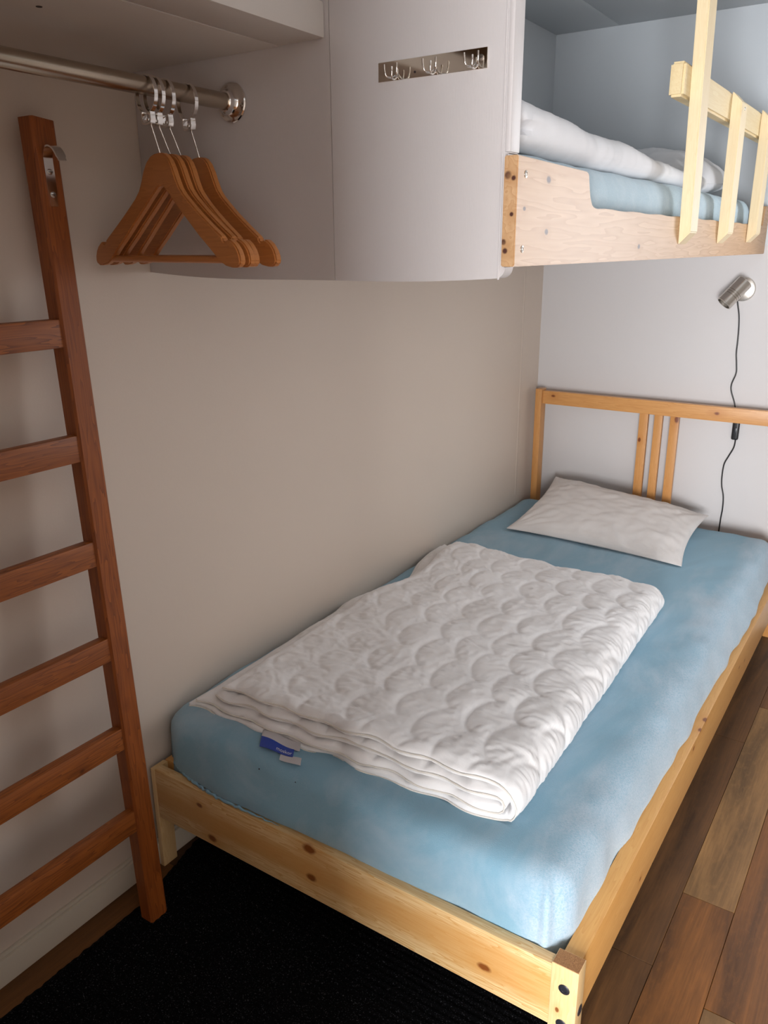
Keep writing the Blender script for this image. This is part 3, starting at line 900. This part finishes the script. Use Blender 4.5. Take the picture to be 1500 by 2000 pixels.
# ------------------------------------------------------------------ pillows
def pillow(name, corners, T, zfloor, mat, root, n=80, seed=0, wr=.0055, power=2.6, inset=.038):
    """corners NL NR FR FL as (x,y,z) of the seam"""
    A, B, Cc, D = [Vector(c) for c in corners]
    top = []; bot = []
    for i in range(n+1):
        for j in range(n+1):
            u = i/n; v = j/n; a = 2*u-1; b = 2*v-1
            ia = a*(1-inset*(1-b*b)*2*.9*abs(a)**3*1.0); ib = b*(1-inset*(1-a*a)*2*.9*abs(b)**3)
            uu = (ia+1)/2; vv = (ib+1)/2
            p = A*(1-uu)*(1-vv)+B*uu*(1-vv)+Cc*uu*vv+D*(1-uu)*vv
            f = (max(0, 1-abs(a)**power)**.55)*(max(0, 1-abs(b)**power)**.55)
            w_ = wr*(noise.noise(Vector((a*3+seed, b*3, 1)))+.7*noise.noise(Vector((a*9+seed, b*7, 3))))
            # gathers running in from the corners
            rr = math.sin(math.atan2(abs(a)-1.02, abs(b)-1.02)*22)*math.exp(-3*min(1-abs(a), 1-abs(b)))*wr*.5
            t = p+Vector((0, 0, T*.68*f+(w_+rr)*min(1, f*2)))
            q = p-Vector((0, 0, T*.32*f)); q.z = max(q.z, zfloor+.0005) if p.z-zfloor < T*.5 else q.z
            t.z = max(t.z, q.z+.0015)
            top.append(t); bot.append(q)
    k = (n+1)**2; fs = []
    for i in range(n):
        for j in range(n):
            a = i*(n+1)+j
            fs.append((a, a+1, a+n+2, a+n+1)); fs.append((a+k, a+n+1+k, a+n+2+k, a+1+k))
    per = [i*(n+1) for i in range(n)]+[n*(n+1)+j for j in range(n)]+[i*(n+1)+n for i in range(n, 0, -1)]+[j for j in range(n, 0, -1)]
    for i in range(len(per)):
        a = per[i]; b = per[(i+1) % len(per)]; fs.append((a, b, b+k, a+k))
    ob = mk(name, top+bot, fs, mat, root, True)
    seam = tube('seam', [(top[i]+bot[i])/2 for i in per[::2]], .0016, mat, root, 6, closed=True)
    return ob
pl = thing('pillow', 'flat white pillow lying against the headboard of the lower bed', 'pillow', (.43, 1.75, .38))
pillow('case', [(.140, 1.535, .393), (.752, 1.512, .388), (.722, 1.985, .418), (.138, 1.978, .478)], .075, .383, M['pillow'], pl, seed=2)
pu = thing('pillow', 'plump white pillow at the head end of the upper bunk', 'pillow', (.42, 1.75, 1.48))
pillow('case', [(.22, 1.50, 1.50), (.700, 1.47, 1.505), (.705, 1.89, 1.530), (.20, 1.90, 1.56)], .150, 1.481, M['udv'], pu, seed=5)

# ------------------------------------------------------------------ loft bed
lb = thing('loft_bed', 'upper bunk with worn pine side board and pale upright guard rail', 'bunk bed', (.76, 1.1, 1.32))
ol = (.76, 1.1, 1.32)
def KL(*l): return tuple((x-ol[0], y-ol[1], z-ol[2], r) for x, y, z, r in l)
m_board = pine('worn_pine_board', (.60, .385, .215, 1), (.44, .24, .105, 1), 1,
               KL((.778, .235, 1.440, .0062), (.778, .235, 1.367, .0050), (.778, .152, 1.397, .0036), (.778, .70, 1.345, .0060), (.764, .125, 1.440, .0065), (.772, .125, 1.436, .0045), (.771, .125, 1.389, .0035), (.760, .125, 1.352, .005), (.763, .125, 1.340, .005), (.778, 1.97, 1.408, .004)), .5, knotcol=(.07, .025, .018, 1), ring=40, contrast=.9, coat=.22)
brd = [(.125, 1.3187), (2.070, 1.3205), (2.070, 1.4665), (2.0, 1.4660)]
brd += [(y, 1.4075+.001*math.sin(y*40)) for y in np.linspace(1.98, .452, 40)]
brd += [(.436, 1.4085), (.424, 1.413), (.414, 1.424), (.406, 1.442), (.401, 1.4575), (.395, 1.4615), (.125, 1.4655)]
m_board.node_tree.nodes['Principled BSDF'].inputs['Specular IOR Level'].default_value = .32
side = prism('side_board', brd, 0, .757, .778, m_board, lb, bevel=.0015)
for (y, z) in ((.1523, 1.4424), (.1505, 1.3425)):
    s = lathe('screw', [(.0052, 0), (.0050, .0008), (.0026, .0014), (.002, .0006)], (.7778, y, z), (1, 0, 0), M['steel'], side, 16)
m_gp = pine('pale_guard_wood', (.84, .70, .46, 1), (.70, .52, .27, 1), 2, KL((.79, 1.0, 1.40, .003), (.80, 1.36, 1.665, .004), (.80, 1.76, 1.665, .005)), .5, ring=60, contrast=.4, coat=.05)
m_gr = pine('pale_guard_rail_wood', (.80, .66, .40, 1), (.68, .48, .22, 1), 1, (), .5, ring=60, contrast=.4, coat=.05)
def guard(y0, dep, zb, zt, lean, cut_top=True):
    x0, x1 = .7785, .8035
    prof = [(x0, zb), (x1, zb+.026)]+([(x1, zt-.026), (x0, zt)] if cut_top else [(x1, zt), (x0, zt)])
    bm = bmesh.new(); rings = []
    for yy in (y0, y0+dep):
        rings.append([bm.verts.new((x, yy-lean*(z-zb), z)) for x, z in prof])
    bm.faces.new(rings[0]); bm.faces.new(rings[1][::-1])
    for i in range(4): bm.faces.new((rings[0][i], rings[0][(i+1) % 4], rings[1][(i+1) % 4], rings[1][i]))
    bmesh.ops.recalc_face_normals(bm, faces=bm.faces)
    bmesh.ops.bevel(bm, geom=[e for e in bm.edges], offset=.0018, segments=2, affect='EDGES')
    return from_bm('guard_post', bm, m_gp, lb, True)
GP = []
guard(.985, .062, 1.3490, 2.058, .085, False)
g2 = guard(1.363, .066, 1.3510, 1.7090, .03)
g3 = guard(1.742, .068, 1.3540, 1.7150, .0)
for y, z, g in ((1.392, 1.672, g2), (1.782, 1.675, g3)):
    lathe('screw', [(.0045, 0), (.0042, .001), (.002, .0014)], (.8033, y, z), (1, 0, 0), M['steel'], g, 12)
rl = [(.908, 1.640), (2.070, 1.640), (2.070, 1.708), (.908, 1.706)]
prism('guard_rail', rl, 0, .7480, .7782, m_gr, lb, bevel=.005)
box('platform', (.02, .167, 1.3205), (.757, 2.070, 1.3455), M['panel'], lb, .002)

# ------------------------------------------------------------------ wall lamp
wl = thing('wall_lamp', 'brushed steel reading lamp with round wall plate and black cord', 'lamp', (.728, YE, 1.205))
lc = Vector((.727, YE, 1.2065))
lathe('wall_plate', [(.0405, 0), (.0405, .006), (.0385, .0105), (.033, .0125), (.020, .0145), (.006, .016), (.0005, .016)], lc, (0, -1, 0), M['steel'], wl, 48)
h0 = Vector((.742, 2.016, 1.2330)); h1 = Vector((.690, 1.975, 1.1620)); ax = (h1-h0).normalized(); Lh = (h1-h0).length
R = .0265; prof = [(.0005, 0), (R-.003, 0), (R, .002)]
for g in (.50, .58, .66):
    prof += [(R, Lh*g), (R-.0022, Lh*g+.0008), (R-.0022, Lh*g+.0028), (R, Lh*g+.0036)]
prof += [(R, Lh-.001), (R-.001, Lh), (R-.0035, Lh), (R-.0035, Lh-.02), (.001, Lh-.022)]
hd = lathe('lamp_head', prof, h0, ax, M['steel'], wl, 48)
lathe('bulb', [(.001, 0), (.012, .001), (.016, .008), (.013, .015), (.001, .019)], h0+ax*(Lh-.024), ax, plain('frosted_bulb', (.7, .7, .68, 1), .3), hd, 20)
tube('arm', [h0.lerp(h1, .35)+Vector((0, .02, 0)), lc+Vector((0, -.012, 0))], .006, M['steel'], wl, 12)
cp = [(.7160, 2.058, 1.168), (.7180, 2.060, 1.158), (.7260, 2.064, 1.120), (.7300, 2.066, 1.079), (.7320, 2.066, 1.030), (.7325, 2.066, .992), (.7375, 2.066, .955), (.7400, 2.066, .922), (.7300, 2.066, .885), (.7320, 2.066, .8587), (.7470, 2.066, .82), (.7560, 2.064, .785), (.7610, 2.063, .755)]
crd = tube('cord', smooth_path(cp, 6), .0024, M['black'], wl, 8)
cp = [(.7670, 2.063, .690), (.7640, 2.065, .660), (.7500, 2.066, .625), (.7390, 2.066, .595), (.7370, 2.066, .5513), (.7400, 2.066, .515), (.7500, 2.066, .4759), (.7530, 2.066, .43), (.7510, 2.066, .385), (.7510, 2.066, .30), (.7600, 2.066, .12), (.80, 2.055, .01)]
tube('cord', smooth_path(cp, 6), .0024, M['black'], wl, 8)
bm = bmesh.new(); add_box(bm, (.7525, 2.052, .690), (.7755, 2.069, .757), .006, 3)
sw = from_bm('inline_switch', bm, M['black'], wl, True)
box('rocker', (.7590, 2.0495, .712), (.7690, 2.053, .734), M['cap'], sw, .001)
